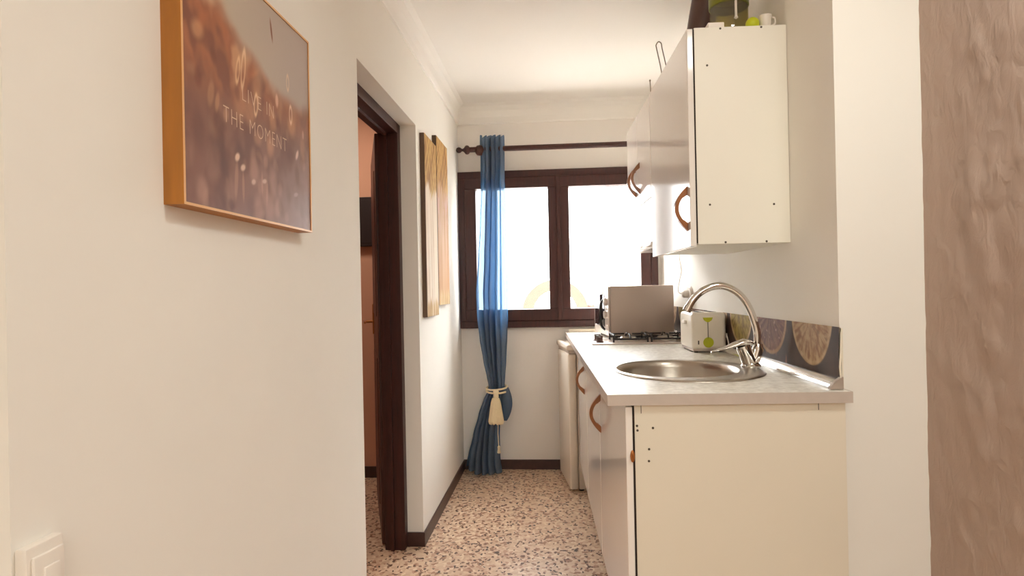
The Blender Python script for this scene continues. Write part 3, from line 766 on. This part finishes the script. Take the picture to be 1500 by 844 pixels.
mb = MB().prism([(cf-.021, z1-.021), (cf+.021, z1-.021), (cf+.016, z1-.032), (cf+.005, z1-.040), (cf-.005, z1-.040), (cf-.016, z1-.032)], 'y', ys, s0+.001)
mb.build('flower_print', 'lime', ts)
MB().box(cf-.0013, cf+.0013, ys, s0+.001, z0+.045, z1-.038).build('stem_print', 'stem_grey', ts)
mb = MB().lathe([(.0215, ys-s0), (.0215, .001)], (cf+.001, s0, z0+.030), 'y', 24); mb.build('flower_print', 'lime', ts)
MB().box(cf-.042, cf-.037, ys, s0+.001, z0+.022, z0+.038).build('stem_print', 'stem_grey', ts)
mb = MB().tube(catmull([(a1+.004, 2.60, ZW+.06), (a1+.004, 2.585, ZW+.075), (a1-.006, 2.55, ZW+.07), (a1-.002, 2.54, ZW+.04), (a1+.002, 2.56, ZW+.012)]), .003, 8)
mb.build('power_cord', 'white_plastic', ts, 60)

# fridge, standing a little askew and proud of the cupboard doors
fr = thing('fridge', 'small white fridge under the worktop next to the window wall', 'fridge', (.17, 3.527, 0), run=True)
fr.rotation_euler = (0, 0, RUN+.115)
BASE[fr.name] = (0, 0, 0)
FH = .842
MB().box(.052, .50, .0, .395, .012, FH-.03, .006).build('body', 'fridge', fr, 40)
MB().box(0, .048, .0, .395, .012, FH-.052, .010, 3).build('door', 'fridge', fr, 40)
MB().box(-.006, .50, -.003, .398, FH-.032, FH, .008, 3).build('lid', 'fridge', fr, 40)
MB().box(.006, .05, .004, .39, FH-.05, FH-.034).build('seal', 'micro', fr)
for t in (.07, .46):
    for s in (.03, .36): MB().lathe([(.015, 0), (.015, .014)], (t, s, 0), n=12).build('foot', 'black', fr)

# ------------------------------------------------------------------ wall units
T2, T3, ZB_, ZT_ = .485, .5076, 1.2966, 1.9750
def wall_unit(label, s0, s1, z0, z1, doors):
    r_ = thing('wall_cabinet', label, 'cabinet', (.65, (s0+s1)/2, z0), run=True, group='white wall cabinets above the worktop')
    k = .016
    mb = (MB().box(T3, TW-.001, s0, s0+k, z0, z1, .0008).box(T3, TW-.001, s1-k, s1, z0, z1).box(T3, TW-.001, s0+k, s1-k, z0, z0+k).box(T3, TW-.001, s0+k, s1-k, z1-k, z1)
          .box(TW-.008, TW-.001, s0+k, s1-k, z0+k, z1-k))
    mb.build('carcass', 'melamine', r_)
    for a_ in doors: door(r_, *a_)
    MB().box(T2+.0182, T3-.0002, s0+.001, s1-.001, z0+.004, z1-.004).build('gap_shade', 'gap', r_)  # dark filler, shade between doors and carcass put in as colour
    return r_
wc = wall_unit('big white wall cabinet nearest the viewer, over the sink, one door with bow handle', 1.946, 2.584, ZB_, ZT_, [(1.946, 2.584, ZB_-.006, ZT_-.002, T2, .019, (1.983, 1.413))])
for t, z in ((.546, 1.856), (.546, 1.42), (.743, 1.417), (.589, 1.970), (.715, 1.970), (.592, 1.3015), (.718, 1.3015)):
    MB().lathe([(.0035, -.0006), (.0035, .0006)], (t, 1.946, z), 'y', 10).build('screw_head', 'screw', wc)
ZFD = 1.548
wall_unit('short white wall cabinet with two doors, above the cooker hood near the window', 2.590, 3.235, ZFD, ZT_,
          [(2.590, 2.922, ZFD-.004, ZT_-.002, T2, .019, (2.865, 1.668, .15)), (2.922, 3.235, ZFD-.004, ZT_-.002, T2, .019, (2.975, 1.668, .15))])
hd = thing('cooker_hood', 'white cooker hood under the short wall cabinet, over the hob', 'hood', (.65, 2.9, 1.345), run=True)
MB().box(T2+.002, TW-.002, 2.592, 3.233, 1.352, ZFD-.006, .003).build('housing', 'lacquer', hd)
MB().box(T2-.004, TW-.01, 2.590, 3.235, 1.343, 1.356, .003).build('visor', 'lacquer', hd, 40)
MB().box(T2+.04, TW-.04, 2.63, 3.20, 1.3425, 1.3445).build('filter', 'steel', hd)

# exhaust pipe
mb = MB().tube(catmull([(.655, 2.50, ZT_), (.657, 2.49, 2.05), (.664, 2.46, 2.16), (.680, 2.44, 2.27), (.700, 2.43, ZC)]), .052, 24)
single(mb, 'exhaust_pipe', 'duct', 'dark brown exhaust pipe rising from the near wall cabinet to the ceiling, behind the jar', 'pipe', (.655, 2.50, ZT_), True, 50)

# things on top of the near wall cabinet
j = thing('storage_jar', 'greenish glass jar with an olive lid on top of the near wall cabinet', 'jar', (.665, 2.10, ZT_), run=True)
MB().lathe([(.0, ZT_+.001), (.056, ZT_+.001), (.0605, ZT_+.008), (.0615, ZT_+.05), (.0615, ZT_+.145), (.058, ZT_+.155), (.056, ZT_+.155), (.0585, ZT_+.145), (.0585, ZT_+.012), (.0, ZT_+.008)], (.665, 2.10, 0), n=40, cap=False).build('glass_body', 'jar_glass', j, 40)
MB().lathe([(.060, ZT_+.125), (.0645, ZT_+.127), (.0645, ZT_+.168), (.061, ZT_+.175), (.03, ZT_+.178), (.0, ZT_+.178)], (.665, 2.10, 0), n=40, cap=False).build('lid', 'jar_green', j, 40)
tag(MB().tube([(.668, 2.036, ZT_+.122), (.668, 2.036, ZT_+.07)], .004, 8).lathe([(.002, .0), (.007, .004), (.004, .010)], (.668, 2.036, ZT_+.062), n=10).build('clasp', 'white_plastic', j, 40), 'white clasp strip')
mb = MB(); mb.lathe([(.001, -.021)]+[(.021*math.cos(a_), .021*math.sin(a_)) for a_ in [(-80+16*k)*PI/180 for k in range(11)]]+[(.001, .021)], (.702, 1.985, ZT_+.0215), n=24)
single(mb, 'rubber_ball', 'lime_matte', 'small lime-green ball on top of the near wall cabinet, right of the jar', 'ball', (.702, 1.985, ZT_), True, 80)
cp = thing('cup', 'little white cup on top of the near wall cabinet, right of the green ball', 'cup', (.742, 1.985, ZT_), run=True)
MB().lathe([(.015, ZT_), (.017, ZT_+.004), (.021, ZT_+.045), (.0195, ZT_+.045), (.0155, ZT_+.006), (.0, ZT_+.005)], (.742, 1.985, 0), n=24, cap=False).build('bowl', 'white_plastic', cp, 40)
MB().tube(catmull([(.761, 1.985, ZT_+.04), (.772, 1.985, ZT_+.038), (.772, 1.985, ZT_+.02), (.758, 1.985, ZT_+.014)]), .0028, 8).build('handle', 'white_plastic', cp, 60)
mb = MB().box(.553, .603, 1.95, 1.985, ZT_+.0002, ZT_+.017, .002); single(mb, 'small_box', 'white_plastic', 'flat white box on top of the near wall cabinet, in front of the jar', 'box', (.578, 1.967, ZT_), True)

# wires standing on the cabinet tops
mb = MB().tube(catmull([(.512, 2.452, ZT_), (.508, 2.452, ZT_+.05), (.494, 2.46, ZT_+.135), (.492, 2.46, ZT_+.150), (.500, 2.452, ZT_+.160), (.509, 2.444, ZT_+.150), (.512, 2.444, ZT_+.13), (.524, 2.43, ZT_+.05), (.526, 2.43, ZT_)]), .0022, 8)
single(mb, 'wire_loop', 'wire', 'thin wire loop standing on the near wall cabinet by its far end', 'wire', (.51, 2.45, ZT_), True, 60)
mb = MB().tube([(.506, 2.66, ZT_), (.503, 2.66, ZT_+.075)], .0022, 8).lathe([(.002, 0), (.0045, .004), (.002, .009)], (.503, 2.66, ZT_+.072), n=10)
single(mb, 'wire_rod', 'wire', 'short straight wire with a dark tip standing on the far wall cabinet', 'wire', (.505, 2.66, ZT_), True, 60)

# socket with plug and the cable on the kitchen wall
so = thing('wall_socket', 'round white socket with plug on the right wall behind the microwave', 'socket', (TW, 3.20, 1.12), run=True)
MB().lathe([(.042, 0), (.042, -.008), (.036, -.014), (.0, -.014)], (TW, 3.20, 1.125), 'x', 28, cap=False).build('plate', 'white_plastic', so, 40)
MB().lathe([(.019, -.013), (.019, -.04), (.012, -.048), (.0, -.048)], (TW, 3.20, 1.125), 'x', 20, cap=False).build('plug', 'white_plastic', so, 40)
mb = MB().tube(catmull([(TW-.045, 3.20, 1.125), (TW-.055, 3.25, 1.14), (TW-.03, 3.33, 1.19), (TW-.006, 3.38, 1.25), (TW-.006, 3.42, 1.32), (TW-.006, 3.43, 1.40), (.70, 3.225, 1.5)]), .0028, 8)
o_ = mb.build('cable', 'cable', so, 60)
mb = MB().tube(catmull([(T3+.05, 2.50, ZB_-.001), (T3+.046, 2.50, ZB_-.014), (T3+.040, 2.50, ZB_-.004)]), .004, 8)

# ------------------------------------------------------------------ light, sky, camera
W = bpy.data.worlds.new('sky'); S.world = W; W.use_nodes = True
bg = W.node_tree.nodes['Background']
bg.inputs['Color'].default_value = (.97, .985, 1, 1)
WN, WL = W.node_tree.nodes, W.node_tree.links
wt_ = WN.new('ShaderNodeTexCoord'); ws_ = WN.new('ShaderNodeSeparateXYZ'); WL.new(wt_.outputs['Generated'], ws_.inputs[0])
wm_ = WN.new('ShaderNodeMapRange'); wm_.interpolation_type = 'SMOOTHSTEP'      # bright overhead, paler towards the horizon
wm_.inputs['From Min'].default_value = .12; wm_.inputs['From Max'].default_value = .48
wm_.inputs['To Min'].default_value = 7; wm_.inputs['To Max'].default_value = 29
WL.new(ws_.outputs['Z'], wm_.inputs['Value']); WL.new(wm_.outputs[0], bg.inputs['Strength'])
def area(name, loc, size, power, col, rot=(0, 0, 0)):
    l = bpy.data.lights.new(name, 'AREA'); l.shape = 'RECTANGLE'; l.size, l.size_y = size; l.energy = power; l.color = col
    o = bpy.data.objects.new(name, l); COL.objects.link(o); o.location = loc; o.rotation_euler = rot
    return o
area('living_room_fill_light', (.3, -1.7, ZC-.04), (1.8, 1.8), 46, (.96, 1, .955))  # unseen broad fill light, added for soft light from behind the camera
area('pier_fill_light', (.72, .80, ZC-.04), (.35, .35), 9.5, (.96, 1, .94))  # unseen extra light, added to brighten the pier and the upper end panel
area('bedroom_fill_light', (-1.35, 3.15, ZC-.05), (.3, .3), 6.5, (1, .92, .8))  # unseen fill light, added to brighten the salmon wall beyond the doorway

cam = bpy.data.cameras.new('camera'); co = bpy.data.objects.new('camera', cam); COL.objects.link(co); S.camera = co
cam.sensor_width = 36; cam.lens = 900.7/1500*36; cam.clip_start = .02
yaw, pit, rol = -.0757, .002, .0201
f_ = Vector((math.sin(yaw)*math.cos(pit), math.cos(yaw)*math.cos(pit), math.sin(pit)))
r_ = Vector((math.cos(yaw), -math.sin(yaw), 0)); u_ = r_.cross(f_)
cr = r_*math.cos(rol)-u_*math.sin(rol); cu = u_*math.cos(rol)+r_*math.sin(rol)
mw_ = Matrix((cr, cu, -f_)).transposed().to_4x4(); mw_.translation = (0, 0, HC); co.matrix_world = mw_

S.view_settings.view_transform = 'Standard'; S.view_settings.look = 'None'
S.view_settings.exposure = .35; S.view_settings.gamma = 1; S.view_settings.use_curve_mapping = False
S.cycles.use_denoising = True
S.cycles.max_bounces = 12; S.cycles.diffuse_bounces = 8; S.cycles.transparent_max_bounces = 24
